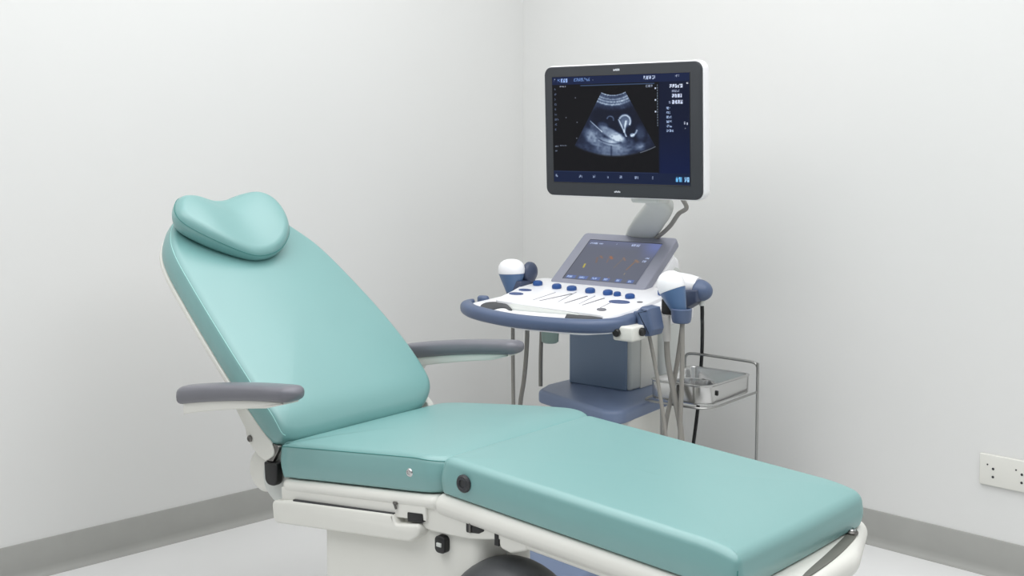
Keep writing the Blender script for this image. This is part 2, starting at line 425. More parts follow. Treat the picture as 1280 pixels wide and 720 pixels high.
# hinge parts behind the seat
def drum(bm, cx, cz, r, y0, y1, e, sq=1.0):
    lathe(bm, [(r - e, y0)] + [(r - e + e * math.sin(a), y0 + e - e * math.cos(a)) for a in (.5, 1.0, 1.57)] + [(r, y1 - e), (r - e, y1)], 40, tr(cx, 0, cz) @ rx(-PI / 2) , 1.0, sq)
hc = part('hinge_cover', 'greywhite', CH, lambda bm: drum(bm, -0.640, 0.560, 0.074, 0.026, 0.14, 0.02, 1.0))
part('hinge_cover', 'white', CH, lambda bm: drum(bm, -0.722, 0.566, 0.062, 0.034, 0.50, 0.02, 1.0))
part('recline_lever', 'black', CH, sideslab, round_poly([(-0.658, 0.550), (-0.610, 0.550), (-0.607, 0.617), (-0.662, 0.612)], [.020, .020, .004, .004], 6), -0.004, 0.020, 0.005, label='black lever grip')
part('hinge_link', 'gunmetal', CH, sideslab, round_poly([(-0.668, 0.612), (-0.628, 0.616), (-0.596, 0.664), (-0.634, 0.668)], .008, 4), 0.0, 0.014, 0.003)
part('hinge_block', 'black', CH, box, -0.606, -0.560, 0.015, 0.10, 0.585, 0.620, .008)
part('back_frame', 'white', CH, lambda bm: sideslab(bm, round_poly([(-0.66, 0.50), (-0.50, 0.50), (-0.50, 0.60), (-0.59, 0.66), (-0.66, 0.62)], .01, 4), 0.12, 0.54, 0.006))

# headrest : contoured pillow with a groove for the neck
head_ol = ccw(resample(catmull(pts2([(-0.62 + (hx + 0.62) * 0.92, hy) for hx, hy in [(-0.900, 0.118), (-0.845, 0.078), (-0.785, 0.078), (-0.712, 0.132), (-0.650, 0.212), (-0.622, 0.285), (-0.640, 0.370), (-0.705, 0.440), (-0.790, 0.472), (-0.865, 0.468), (-0.910, 0.425), (-0.915, 0.360), (-0.900, 0.300), (-0.895, 0.240), (-0.910, 0.180)]]), 10, True), 120))
HCX, HCY = -0.775, 0.288
def head_zf(x, y, z):
    t = max(0, min(1.15, z / 0.085)); u = (y - HCY) / 0.19; v = (x - HCX) / 0.15
    w = 0.030 * (1 - math.cos(PI * min(1, abs(u) * 1.15))) / 2 - 0.010
    w *= 1 - 0.40 * max(0, min(1, v * .5 + .5))
    return z + t * w - 0.008 * t * max(0, v) ** 2
def head(bm): slab(bm, head_ol, 0.002, 0.070, 0.038, 0.030, BACK, 10, head_zf, 0.0, 0.006, 12)
hr = part('headrest', 'teal', CH, head, angle=80)
def headseam(bm):
    a = 0.30
    q = inset(head_ol, 0.030 * (1 - math.cos(a)) - 0.0004); z = 0.070 - 0.030 * (1 - math.sin(a))
    q = q + q[:1]
    tube(bm, [(p.x, p.y, head_zf(p.x, p.y, z)) for p in q], 0.0013, 6, BACK)
part('piping', 'seam', hr, headseam)

# armrests
def arm_shape(bm, yc, w, zt, th, ends):
    x0, x1 = ends; n = 26; rings = []
    for k in range(n + 1):
        t = 0.5 - 0.5 * math.cos(PI * k / n); x = x0 + (x1 - x0) * t
        # rounding of the two ends
        e0 = min(1, (x - x0) / 0.022); e1 = min(1, (x1 - x) / 0.034)
        s = math.sqrt(max(0.0, 1 - (1 - e0) ** 2)) * math.sqrt(max(0.0, 1 - (1 - e1) ** 2))
        s = max(s, 0.02)
        z = zt(x); h = th(x)
        hw = w / 2 * s; hh = h / 2 * s
        ring = []
        for q in range(20):
            a = 2 * PI * q / 20; c, ss = math.cos(a), math.sin(a)
            e = 2 / 2.9
            ring.append((x, yc + hw * math.copysign(abs(c) ** e, c), z - h / 2 + hh * math.copysign(abs(ss) ** e, ss)))
        rings.append(ring)
    loft(bm, rings)
def make_arm(yc, ends, dz, inner):
    ztop = lambda x: dz + 0.806 + 0.157 * (x - ends[0]) - 0.128 * (x - ends[0]) * (x - ends[0] - 0.254)
    am = part('armrest', 'pad', CH, arm_shape, yc, 0.078, ztop, lambda x: 0.054 - 0.012 * max(0, (x - ends[0]) / (ends[1] - ends[0])), ends)
    def under(bm):
        xs = [ends[0] + 0.03 + (ends[1] - ends[0] - 0.060) * k / 12 for k in range(13)]
        top = [(x, ztop(x) - 0.040) for x in xs]
        bot = [(x, ztop(x) - 0.046 - 0.011 * min(1, (xs[-1] - x) / 0.07) - 0.022 * max(0, 1 - (x - xs[0]) / 0.42)) for x in reversed(xs)]
        sideslab(bm, top + bot, yc - 0.026, yc + 0.026, 0.004)
        # the bracket that ties the arm to the back frame
    part('arm_support', 'white', am, under)
    y0, y1 = (yc, inner) if yc < inner else (inner, yc)
    part('arm_bracket', 'white', am, sideslab, round_poly([(-0.800, 0.768 - dz), (-0.748, 0.768 - dz), (-0.728, 0.793 - dz), (-0.790, 0.793 - dz)], .008, 3), y0, y1, 0.003)
make_arm(-0.088, (-0.900, -0.412), 0.0, 0.10)
make_arm(0.722, (-0.83, -0.345), 0.018, 0.54)

# ------------------------------------------------------------------ ultrasound machine
US = thing('ultrasound_machine', 'white and slate blue ultrasound console with keyboard, touch panel and monitor on an arm', 'ultrasound machine',
           (0.952, -0.617, 0), R(7.521))
SL = math.atan(0.055 / 0.63)
PANEL = tr(0, 0, 0.88 + 0.6 * math.tan(SL)) @ rx(SL)
# rolling base
part('floor_base', 'shelf', US, slab, round_poly([(-0.10, -0.80), (0.52, -0.80), (0.52, 0.34), (-0.10, 0.34)], .09, 8), 0.05, 0.10, 0.008, 0.014)
for cx, cy in ((-0.03, -0.72), (0.45, -0.72), (0.45, 0.27), (-0.05, 0.27)):
    def caster(bm, cx=cx, cy=cy):
        lathe(bm, [(0.018, -0.012), (0.026, -0.010), (0.028, 0), (0.026, 0.010), (0.018, 0.012)], 24, tr(cx, cy, 0.0285) @ rx(PI / 2))
    part('caster', 'dark', US, caster)
low = part('lower_cabinet', 'white', US, slab, round_poly([(0.02, -0.15), (0.425, -0.275), (0.395, 0.05), (0.36, 0.25), (0.02, 0.25)], [.04, .05, .03, .03, .03], 6), 0.095, 0.507, 0.006, 0.004)
part('shelf', 'shelf', US, slab, round_poly([(-0.020, -0.185), (0.432, -0.345), (0.400, 0.060), (0.38, 0.27), (-0.04, 0.27), (-0.055, -0.08)], [.05, .06, .04, .03, .03, .06], 8), 0.500, 0.550, 0.010, 0.016)
co = part('column', 'greywhite', US, box, 0.010, 0.272, 0.004, 0.19, 0.55, 0.90, r=0.010)
part('column_front', 'column', co, box, -0.002, 0.258, -0.006, 0.02, 0.55, 0.885, r=0.006)
part('rear_mast', 'greywhite', US, box, 0.05, 0.300, 0.19, 0.33, 0.55, 0.99, r=0.02)
part('column_edge', 'white', co, box, 0.262, 0.276, 0.07, 0.20, 0.55, 0.88, r=0.004)
part('lower_collar', 'white', US, box, 0.02, 0.30, -0.05, 0.24, 0.835, 0.893, r=0.02)

# console deck
deck_ol = resample(round_poly([(-0.185, -0.40), (-0.08, -0.485), (0.17, -0.530), (0.40, -0.505), (0.495, -0.43), (0.490, -0.25), (0.475, -0.03), (0.43, 0.09), (-0.20, 0.09), (-0.205, -0.01), (-0.155, -0.22)],
                   [.06, .12, .3, .10, .09, .2, .05, .04, .04, .04, .1], 10), 220)
part('deck', 'white2', US, slab, deck_ol, -0.052, -0.014, 0.012, 0.007, PANEL, 4)
# blue handle band round the front
hpath = catmull([Vector(p) for p in [(-0.202, -0.345, 0), (-0.196, -0.380, 0), (-0.165, -0.424, 0), (-0.085, -0.472, 0), (0.055, -0.510, 0), (0.175, -0.520, 0), (0.320, -0.504, 0), (0.420, -0.478, 0), (0.478, -0.430, 0), (0.494, -0.37, 0), (0.488, -0.30, 0)]], 8)
def handle(bm):
    rings = []; n = len(hpath)
    for i, p in enumerate(hpath):
        t = (hpath[min(i + 1, n - 1)] - hpath[max(i - 1, 0)]).normalized(); nrm = Vector((t.y, -t.x, 0))
        s = min(1, 0.30 + i / 22, 0.55 + (n - 1 - i) / 12)
        ring = []
        for q in range(18):
            a = 2 * PI * q / 18; c, ss = math.cos(a), math.sin(a); e = 2 / 2.6
            ring.append(p + nrm * (0.025 * s * math.copysign(abs(c) ** e, c)) + Vector((0, 0, -0.022 + 0.0235 * (0.5 + .5 * s) * math.copysign(abs(ss) ** e, ss))))
        rings.append(T(ring, PANEL))
    loft(bm, rings)
part('handle', 'navy', US, handle, angle=70)
# raised keyboard block
kb_ol = round_poly([(-0.10, -0.345), (0.05, -0.360), (0.22, -0.380), (0.36, -0.388), (0.432, -0.400), (0.456, -0.35), (0.462, -0.23), (0.445, -0.05), (0.40, 0.075), (-0.19, 0.075), (-0.195, -0.01), (-0.135, -0.20)], [.03, .3, .3, .3, .03, .05, .05, .05, .04, .04, .04, .1], 6)
kb = part('keyboard_block', 'white2', US, slab, kb_ol, -0.0155, 0.0, 0.001, 0.006, PANEL, 4)
part('keyboard_lip', 'greywhite', kb, slab, round_poly([(-0.01, -0.375), (0.042, -0.420), (0.14, -0.412), (0.262, -0.398), (0.36, -0.393), (0.22, -0.375), (0.05, -0.355), (-0.01, -0.350)], [.006, .02, .2, .1, .006, .2, .2, .006], 4), -0.0155, -0.006, 0.001, 0.006, PANEL)
part('grip_slot', 'bezel', US, slab, resample(catmull(pts2([(-0.123, -0.385), (-0.122, -0.351), (-0.092, -0.336), (-0.04, -0.352), (0.005, -0.385), (0.044, -0.424), (0.03, -0.425), (-0.003, -0.404), (-0.022, -0.412), (-0.028, -0.440), (-0.056, -0.450), (-0.10, -0.425)]), 6, True), 60), -0.0145, -0.0108, 0.0006, 0.0006, PANEL, label='dark grip opening at the left end')
part('grip_slot', 'bezel', US, slab, round_poly([(0.262, -0.395), (0.335, -0.390), (0.398, -0.388), (0.418, -0.398), (0.392, -0.420), (0.354, -0.440), (0.290, -0.446)], [.003, .01, .006, .008, .02, .02, .003], 4), -0.0145, -0.0108, 0.0006, 0.0006, PANEL, label='dark grip opening at the right end')
# knobs
def knob(bm, x, y, r, h, sx=1.0):
    lathe(bm, [(r * .92, 0), (r, h * .15), (r, h * .55), (r * .88, h * .85), (r * .6, h), (0.0005, h * 1.02)], 20, PANEL @ tr(x, y, 0.0), sx, 1)
for x, y, r, h in ((-0.186, -0.022, .016, .020), (-0.108, -0.066, .017, .014), (-0.002, -0.088, .0165, .014), (0.071, -0.093, .017, .013), (0.162, -0.104, .017, .014),
                   (0.243, -0.108, .0165, .014), (0.287, -0.113, .0125, .012), (0.352, -0.130, .016, .013)):
    if x < -0.15: x, y = -0.174, -0.032
    part('control_knob', 'knob', US, knob, x, y, r * 1.12, h * 1.25)
part('control_knob', 'knob', US, lambda bm: knob(bm, 0.432, -0.035, .019, .026), label='tall blue knob at the right edge')
def oval(bm, x, y, a, b, z=0.0025, ang=0):
    slab(bm, [Vector((x + a * math.cos(t) * math.cos(ang) - b * math.sin(t) * math.sin(ang), y + a * math.cos(t) * math.sin(ang) + b * math.sin(t) * math.cos(ang))) for t in [2 * PI * k / 28 for k in range(28)]], 0, z, 0.0005, 0.001, PANEL)
part('oval_key', 'key', US, oval, -0.094, -0.165, 0.028, 0.017)
part('oval_key', 'key', US, oval, -0.083, -0.235, 0.031, 0.019)
part('oval_key', 'key', US, oval, 0.354, -0.203, 0.042, 0.024, label='large dark blue oval key')
part('small_key', 'pad', US, oval, 0.423, -0.177, 0.011, 0.009)
part('small_key', 'pad', US, oval, 0.367, -0.335, 0.022, 0.016, 0.003, -0.6)
def stroke(bm, p, q, w):
    p = Vector(p); q = Vector(q); d = (q - p).normalized(); n = Vector((-d.y, d.x)) * w
    slab(bm, [p - n * .4, q - n, q + n, p + n * .4], 0.0, 0.0016, 0.0003, 0.0004, PANEL, 2)
for p, q, w in (((0.045, -0.300), (0.040, -0.155), .0016), ((0.075, -0.300), (0.113, -0.150), .0036), ((0.150, -0.290), (0.110, -0.120), .0016), ((0.185, -0.300), (0.190, -0.165), .0036),
                ((0.240, -0.290), (0.215, -0.150), .0014), ((0.262, -0.300), (0.268, -0.170), .0036), ((0.345, -0.310), (0.330, -0.215), .0022)):
    part('slider', 'pad' if w > .003 else 'printgrey', US, stroke, p, q, w)

# touch panel
TP = PANEL @ tr(-0.109, 0.010, 0.0) @ rx(R(36) - SL)
tpn = part('touch_panel', 'tbezel', US, slab, round_poly([(0, 0), (0.432, 0), (0.432, 0.302), (0, 0.302)], .018, 6), -0.034, 0.0, 0.006, 0.005, TP)
part('touch_panel_mount', 'white2', US, lambda bm: slab(bm, round_poly([(0.03, 0.02), (0.44, 0.02), (0.44, 0.25), (0.03, 0.25)], .03, 5), -0.075, -0.033, 0.01, 0.002, TP))
part('panel_neck', 'white2', US, box, 0.06, 0.28, 0.22, 0.36, 0.84, 1.03, r=0.03)

# pictures on the screens: a dense grid whose points carry the glowing picture
def grid_screen(name, mname, parent, mm, w, h, nx, ny, colf, label=None):
    xs = np.linspace(0, w, nx); ys = np.linspace(0, h, ny)
    X, Y = np.meshgrid(xs, ys)
    m3 = np.array(mm.to_3x3()); t3 = np.array(mm.translation)
    co = np.stack([X.ravel(), Y.ravel(), np.zeros(X.size)], 1) @ m3.T + t3
    idx = np.arange(nx * ny).reshape(ny, nx)
    f = np.stack([idx[:-1, :-1].ravel(), idx[:-1, 1:].ravel(), idx[1:, 1:].ravel(), idx[1:, :-1].ravel()], 1)
    me = bpy.data.meshes.new(name)
    me.from_pydata(co.tolist(), [], f.tolist())
    a = me.color_attributes.new('picture', 'FLOAT_COLOR', 'POINT')
    u = X / w; v = 1 - Y / h
    rgb = colf(u, v)
    lin_ = np.where(rgb <= 0.04045, rgb / 12.92, ((rgb + 0.055) / 1.055) ** 2.4)
    full = np.ones((nx * ny, 4), dtype=np.float32); full[:, :3] = lin_.reshape(-1, 3)
    a.data.foreach_set('color', full.ravel())
    me.materials.append(M[mname])
    o = bpy.data.objects.new(name, me); C.objects.link(o); o.parent = parent
    if label: o['label'] = label
    return o
rng = np.random.default_rng(5)
def vnoise(u, v, fu, fv, seed):
    r = np.random.default_rng(seed); g = r.random((64, 64))
    x = (u * fu) % 63; y = (v * fv) % 63
    xi = np.floor(x).astype(int); yi = np.floor(y).astype(int); fx = x - xi; fy = y - yi
    fx = fx * fx * (3 - 2 * fx); fy = fy * fy * (3 - 2 * fy)
    a = g[yi % 64, xi % 64]; b = g[yi % 64, (xi + 1) % 64]; c = g[(yi + 1) % 64, xi % 64]; d = g[(yi + 1) % 64, (xi + 1) % 64]
    return (a * (1 - fx) + b * fx) * (1 - fy) + (c * (1 - fx) + d * fx) * fy
def smooth(a, b, x):
    t = np.clip((x - a) / (b - a), 0, 1); return t * t * (3 - 2 * t)
def glyphs(u, v, x, y, w, h, dens=0.62, seed=1):
    """a word-like row of tiny strokes inside the box x..x+w, y..y+h (screen fractions)"""
    r = np.random.default_rng(seed)
    cell = 0.0045; nxg = max(2, int(w / cell)); nyg = 4
    g = (r.random((nyg, nxg)) < dens).astype(float); g[:, ::4] *= 0.25
    iu = np.floor((u - x) / w * nxg).astype(int); iv = np.floor((v - y) / h * nyg).astype(int)
    ok = (iu >= 0) & (iu < nxg) & (iv >= 0) & (iv < nyg)
    out = np.zeros_like(u); out[ok] = g[iv[ok], iu[ok]]
    return out
def blend(c, mask, col):
    m = np.clip(mask, 0, 1)[..., None]
    return c * (1 - m) + np.array(col) / 255.0 * m
def ultrasound(u, v):
    c = np.ones(u.shape + (3,)) * np.array([19, 19, 22]) / 255
    c = blend(c, smooth(0.78, 0.80, u) * 0.95, (19, 26, 50))
    c = blend(c, smooth(0.78, 0.80, u) * smooth(0.3, 1.0, v), (17, 28, 66))
    c = blend(c, (v < 0.073), (26, 36, 68))
    c = blend(c, (np.abs(v - 0.088) < 0.004) & (u > 0.22) & (u < 0.76), (58, 76, 106))
    c = blend(c, (v > 0.895), (24, 34, 62)); c = blend(c, (np.abs(v - 0.895) < 0.004) & (u < 0.78), (38, 50, 82))
    c = blend(c, (np.abs(v - 0.895) < 0.004) & (u < 0.78), (38, 50, 82))
    A = 170.0 / 136.0
    # fan: apex above the picture
    v0 = v; v = v + 0.033
    ax, ay = 0.465, -0.02
    dx = (u - ax) * A; dy = v - ay
    r = np.hypot(dx, dy); th = np.arctan2(dx, dy)
    top = 0.235; bot = 0.800
    half = 0.485
    fan = (r > top) & (r < bot + .012) & (np.abs(th) < half)
    n1 = vnoise(th * 1.0 + 2, r, 9, 16, 3); n2 = vnoise(th + 2, r, 34, 60, 4); n3 = vnoise(th + 2, r, 4, 40, 8)
    base = 0.06 + 0.20 * n1 * n3 + 0.06 * n2
    rr = (r - top) / (bot - top)
    # bright bands at the transducer
    for b0, bw, amp in ((0.008, 0.008, .60), (0.072, 0.010, .40), (0.115, 0.012, .45), (0.160, 0.014, .60)):
        base += amp * np.exp(-((rr - b0) / bw) ** 2) * (0.75 + .35 * n2) * (1 - 0.5 * (th > 0.02) * (b0 > 0.15) * smooth(0.0, 0.4, th))
    base += 0.28 * np.exp(-((rr - 0.11) / 0.07) ** 2)
    # dark fluid
    def ell(cx, cy, a, b, ang=0.0, soft=0.25):
        X = (u - cx) * A; Y = v - cy
        ca, sa = math.cos(ang), math.sin(ang)
        q = np.hypot((X * ca + Y * sa) / a, (-X * sa + Y * ca) / b)
        return 1 - smooth(1 - soft, 1 + soft, q)
    def ring(cx, cy, a, b, wdt, ang=0.0, a0=None, a1=None):
        X = (u - cx) * A; Y = v - cy
        ca, sa = math.cos(ang), math.sin(ang)
        px = (X * ca + Y * sa) / a; py = (-X * sa + Y * ca) / b
        q = np.hypot(px, py); m_ = np.exp(-((q - 1) / wdt) ** 2)
        if a0 is not None:
            t = np.arctan2(py, px); m_ = m_ * ((t > a0) & (t < a1))
        return m_
    fluid = np.clip(ell(0.42, 0.42, 0.17, 0.12) + ell(0.60, 0.45, 0.15, 0.13) + ell(0.50, 0.50, 0.16, 0.08, 0.3) + ell(0.655, 0.58, 0.07, 0.1), 0, 1)
    base = base * (1 - 0.85 * fluid * smooth(0.20, 0.27, rr)) 
    base += 0.62 * ell(0.452, 0.575, 0.125, 0.040, 0.52, .3) + 0.25 * ell(0.505, 0.605, 0.05, 0.035, 0.3, .5) + .22 * ell(0.385, 0.495, 0.045, .028, .3, .5)
    base += 0.50 * ell(0.43, 0.650, 0.095, 0.026, 0.34, .5)
    base *= 1 - 0.8 * ring(0.42, 0.60, 0.13, 0.055, 0.10, 0.32, 0.1, 2.2)
    base += 0.9 * ring(0.545, 0.46, 0.052, 0.058, 0.16, 0.2, -2.9, 0.4) + 0.4 * ell(0.545, 0.46, .05, .05, 0, .4)
    base += 0.9 * np.exp(-(((u - 0.505 - (v - .45) * 0.35) * A) / 0.007) ** 2) * ((v > 0.44) & (v < 0.60))
    base += 0.8 * np.exp(-(((u - 0.555 + (v - .45) * 0.12) * A) / 0.008) ** 2) * ((v > 0.45) & (v < 0.56))
    base += 0.35 * ring(0.44, 0.44, 0.03, 0.03, 0.2, 0, -3, 0.4)
    base += 0.8 * ring(0.585, 0.53, 0.06, 0.06, 0.13, 0, 0.1, 1.5)
    base += 0.7 * ell(0.60, 0.585, 0.022, 0.018) + .35 * ell(0.655, 0.68, 0.035, 0.032, 0, .8) + .25 * ell(0.66, 0.56, 0.04, 0.06, 0, .6)
    base += 0.75 * np.exp(-(((v - 0.475) - (u - 0.31) * 1.15) / 0.006) ** 2) * ((u > 0.29) & (u < 0.38))
    base += 0.40 * ell(0.295, 0.60, 0.10, 0.045, 0.85, .6) + 0.20 * ell(0.335, 0.54, 0.08, 0.03, 0.85, .5) + 0.48 * ell(0.455, 0.745, 0.13, 0.11, 0, .6) * (0.7 + .5 * n3) + 0.3 * ell(0.46, 0.86, 0.1, 0.05, 0, .5)
    base *= 1 - 0.55 * np.exp(-((u - 0.445) * A / 0.008) ** 2) * (v > 0.68)
    base *= 0.72 + 0.50 * n2 * n1 + .12 * vnoise(th + 2, r, 60, 63, 9)
    base *= 1 - 0.45 * smooth(0.34, 0.50, np.abs(th)) * (rr > 0.4)
    base = np.clip(base, 0, 1)
    lo = np.array([24, 27, 40]) / 255
    img = lo + (np.array([206, 222, 238]) / 255 - lo) * base[..., None] ** np.array([1.10, 1.0, 0.84])
    f = (smooth(bot + .012, bot - .02, r) * fan)[..., None]
    c = c * (1 - f) + img * f
    edge = (np.abs(r - bot) < 0.004) & (th > 0.30) & (th < half)
    c = blend(c, edge * .45, (170, 180, 195))
    # writing
    v = v0
    W = (205, 215, 235)
    rows = [(0.012, 0.018, .012, .035, 9, (150, 160, 190)), (0.04, 0.02, .02, .035, 10, (110, 140, 200)), (0.065, 0.016, .055, .038, 11, (150, 180, 235)), (0.165, 0.018, .125, .028, 12, (100, 130, 185)),
            (0.31, 0.030, .006, .012, 13, W), (0.68, 0.016, .085, .034, 14, (190, 205, 235)), (0.90, 0.018, .03, .02, 15, (150, 160, 185)),
            (0.055, 0.085, .05, .012, 16, (150, 155, 170)), (0.695, 0.098, .05, .022, 17, (140, 150, 170)),
            (0.862, 0.100, .095, .030, 18, (215, 225, 245)), (0.875, 0.150, .06, .020, 19, (150, 160, 185)), (0.877, 0.185, .07, .032, 20, (205, 215, 240)), (0.877, 0.240, .08, .034, 21, (205, 215, 240)), (0.855, 0.250, .016, .02, 22, (150, 160, 190)),
            (0.975, 0.088, .016, .012, 23, (230, 235, 245))]
    for k in range(6): rows.append((0.838, 0.300 + 0.040 * k, .030 + .012 * (k % 3 == 2) + 0.01 * (k > 2), .022, 30 + k, (150, 170, 205)))
    for k in range(9): rows.append((0.012, 0.105 + 0.048 * k, .016 + (0.02 if k == 6 else 0) + .006 * (k % 2), .018, 40 + k, (84, 96, 120)))
    rows += [(0.012, 0.650, .03, .014, 50, (110, 118, 135)), (0.05, 0.645, .055, .010, 51, (110, 118, 135)), (0.012, 0.695, .025, .012, 52, (95, 105, 125)),
             (0.958, 0.435, .012, .022, 53, W), (0.976, 0.440, .010, .022, 54, W), (0.965, 0.485, .008, .016, 55, W)]
    for k, x in enumerate((0.012, 0.195, 0.30, 0.41, 0.50, 0.61, 0.735)): rows.append((x, 0.925 + .003 * (k % 2), (.02, .028, .026, .012, .026, .03, .01)[k], .026, 60 + k, (140, 155, 185)))
    rows += [(0.90, 0.925, .045, .045, 70, (110, 190, 245)), (0.958, 0.925, .036, .045, 71, (150, 205, 250))]
    for x, y, w, h, s, col in rows:
        c = blend(c, glyphs(u, v, x, y, w, h, 0.72, s), col)
    # depth scale
    c = blend(c, (np.abs(u - 0.780) < 0.0022) & (v > 0.10) & (v < 0.47) & (np.sin(v * 260) > -0.5), (130, 145, 165))
    c = blend(c, (np.abs(u - 0.766) < 0.004) & (np.abs(((v - 0.12) / 0.105) % 1 - .1) < 0.06) & (v > .1) & (v < .40), W)
    for x, y in ((0.18, .20), (0.19, .43), (0.185, .58), (0.105, .385)):
        c = blend(c, (np.hypot((u - x) * A, v - y) < 0.006), (90, 95, 108))
    return c
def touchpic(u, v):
    c = np.ones(u.shape + (3,)) * np.array([104, 108, 122]) / 255  # washed-out grey: ceiling-light reflection painted into the screen's glow
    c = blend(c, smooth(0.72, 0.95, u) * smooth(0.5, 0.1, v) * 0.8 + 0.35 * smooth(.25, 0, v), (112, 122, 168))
    def seg(x0, y0, x1, y1, w):
        dx, dy = (x1 - x0), (y1 - y0); t = np.clip(((u - x0) * dx + (v - y0) * dy) / (dx * dx + dy * dy), 0, 1)
        return np.exp(-(np.hypot(u - x0 - t * dx, v - y0 - t * dy) / w) ** 2)
    for x0, y0, x1, y1, w, col in ((0.27, .44, .30, .56, .012, (124, 106, 100)), (0.30, .40, .335, .44, .014, (140, 110, 96)), (0.44, .40, .47, .44, .02, (160, 110, 84)), (0.43, .46, .44, .54, .008, (130, 110, 106)),
                                   (0.62, .40, .66, .46, .012, (140, 116, 104)), (0.62, .43, .58, .66, .007, (124, 114, 110)), (0.80, .44, .84, .48, .02, (142, 118, 102)), (0.80, .48, .76, .68, .009, (140, 112, 92)),
                                   (0.165, .62, .175, .70, .012, (200, 184, 80)), (0.60, .90, .61, .93, .008, (170, 130, 80)), (.77, .76, .77, .8, .006, (150, 140, 120))):
        c = blend(c, seg(x0, y0, x1, y1, w), col)
    rows = [(0.03, .07, .11, .04, 1), (0.16, .075, .06, .03, 2), (0.40, .06, .01, .03, 4), (0.61, .05, .11, .055, 3), (0.90, .36, .05, .03, 5), (0.89, .43, .05, .045, 6)]
    for x, y, w, h, s in rows: c = blend(c, glyphs(u, v, x, y, w, h, .7, s) * .9, (196, 210, 245))
    for k, (x, w) in enumerate(((0.03, .13), (0.20, .13), (0.38, .12), (0.54, .09), (0.71, .08), (0.87, .08))):
        c = blend(c, ((u > x) & (u < x + w) & (v > .91) & (v < .985)) * .8, (98, 118, 176))
        c = blend(c, glyphs(u, v, x + .01, .925, w * .55, .04, .7, 20 + k) * .9, (190, 212, 250))
    return c
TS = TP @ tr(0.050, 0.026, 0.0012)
tsd = grid_screen('touch_display', 'tscreen', tpn, TS, 0.334, 0.234, 240, 170, touchpic, 'touch display with blue tiles, ceiling reflection painted in as grey glow')
part('display_rim', 'bezel', tpn, lambda bm: tube(bm, [(0.050, 0.026, 0.001), (0.050, 0.260, 0.001), (0.384, 0.260, 0.001)], 0.0016, 6, TP))

# monitor
MT = tr(0, -0.15, 1.3) @ rx(R(92))              # local x right, y up the face, z out to the front
mon = part('monitor', 'bezel', US, slab, round_poly([(-0.006, -0.018), (0.650, -0.018), (0.650, 0.452), (-0.006, 0.452)], .030, 8), -0.020, 0.0, 0.003, 0.004, MT)
part('monitor_back', 'white2', mon, lambda bm: slab(bm, round_poly([(-0.009, -0.021), (0.654, -0.021), (0.654, 0.456), (-0.009, 0.456)], .034, 8), -0.062, -0.010, 0.022, 0.004, MT, 6))
grid_screen('display', 'screen', mon, MT @ tr(0.030, 0.031, 0.0012), 0.575, 0.384, 640, 440, ultrasound, 'lit screen showing an ultrasound fan image')
part('screen_rim', 'black', mon, lambda bm: tube(bm, [(0.0300, 0.0305, 0.0005), (0.6055, 0.0305, 0.0005), (0.6055, 0.4155, 0.0005), (0.0300, 0.4155, 0.0005), (0.0300, 0.0305, 0.0005)], 0.0014, 6, MT))
def tinymark(bm, x, y, w, h, seed):
    r = random.Random(seed); k = 0
    while k < w:
        ww = r.uniform(.0025, .005)
        bmm = MT @ tr(x + k, y + r.uniform(-.0008, .0008), 0)
        box(bm, 0, ww * .8, 0, h * r.uniform(.7, 1), 0, 0.0012, 0.0003, bmm, 1); k += ww
part('maker_mark', 'mark', mon, tinymark, 0.298, 0.429, 0.024, 0.008, 3, label='tiny pale mark on the top of the bezel')
part('maker_mark', 'mark', mon, tinymark, 0.296, -0.001, 0.024, 0.006, 4, label='tiny pale mark on the bottom of the bezel')
# arm under the monitor
arm_path = catmull([Vector(p) for p in [(0.395, -0.07, 1.315), (0.390, -0.02, 1.275), (0.365, 0.05, 1.245), (0.270, 0.15, 1.190), (0.185, 0.23, 1.14), (0.12, 0.30, 1.095), (0.10, 0.33, 1.03), (0.13, 0.31, 0.93)]], 6)
def armf(bm):
    n = len(arm_path); rings = []
    for i, p in enumerate(arm_path):
        t = (arm_path[min(i + 1, n - 1)] - arm_path[max(i - 1, 0)]).normalized()
        a = Vector((1, 0, 0)); a = (a - t * a.dot(t)).normalized(); b = t.cross(a)
        wd = 0.042 + 0.014 * min(1, i / 20); dp = 0.024
        rings.append([p + a * (wd * math.copysign(abs(math.cos(q)) ** .6, math.cos(q))) + b * (dp * math.copysign(abs(math.sin(q)) ** .6, math.sin(q))) for q in [2 * PI * k / 20 for k in range(20)]])
    loft(bm, rings)
ma = part('monitor_arm', 'greywhite', US, armf, angle=60)
part('tilt_joint', 'greywhite', ma, lambda bm: box(bm, 0.335, 0.455, -0.11, -0.02, 1.262, 1.33, 0.012))
part('arm_cable', 'cable', ma, lambda bm: tube(bm, catmull([Vector(p) for p in [(0.495, -0.06, 1.31), (0.490, 0.0, 1.272), (0.475, 0.05, 1.240), (0.42, 0.09, 1.215), (0.345, 0.16, 1.165), (0.27, 0.22, 1.125), (0.19, 0.28, 1.09), (0.13, 0.33, 1.03)]], 8), 0.0085, 10))

# ports, cups and holders hanging on the console
po = part('port_module', 'white', US, lambda bm: box(bm, 0.475, 0.555, -0.43, -0.33, 0.822, 0.872, 0.008))
part('port_knob', 'black', po, lambda bm: lathe(bm, [(0.012, 0), (0.014, .004), (0.014, .012), (0.010, .016)], 18, tr(0.553, -0.38, 0.852) @ ry(PI / 2)))
part('port_knob', 'black', po, lambda bm: lathe(bm, [(0.012, 0), (0.014, .004), (0.014, .012), (0.010, .016)], 18, tr(0.495, -0.428, 0.850) @ rx(PI / 2)))
part('gel_cup', 'cup', US, lambda bm: lathe(bm, [(0.024, 0.748), (0.031, 0.753), (0.033, 0.79), (0.034, 0.88)], 24, tr(0.086, -0.25, 0)), label='grey green cup under the deck')
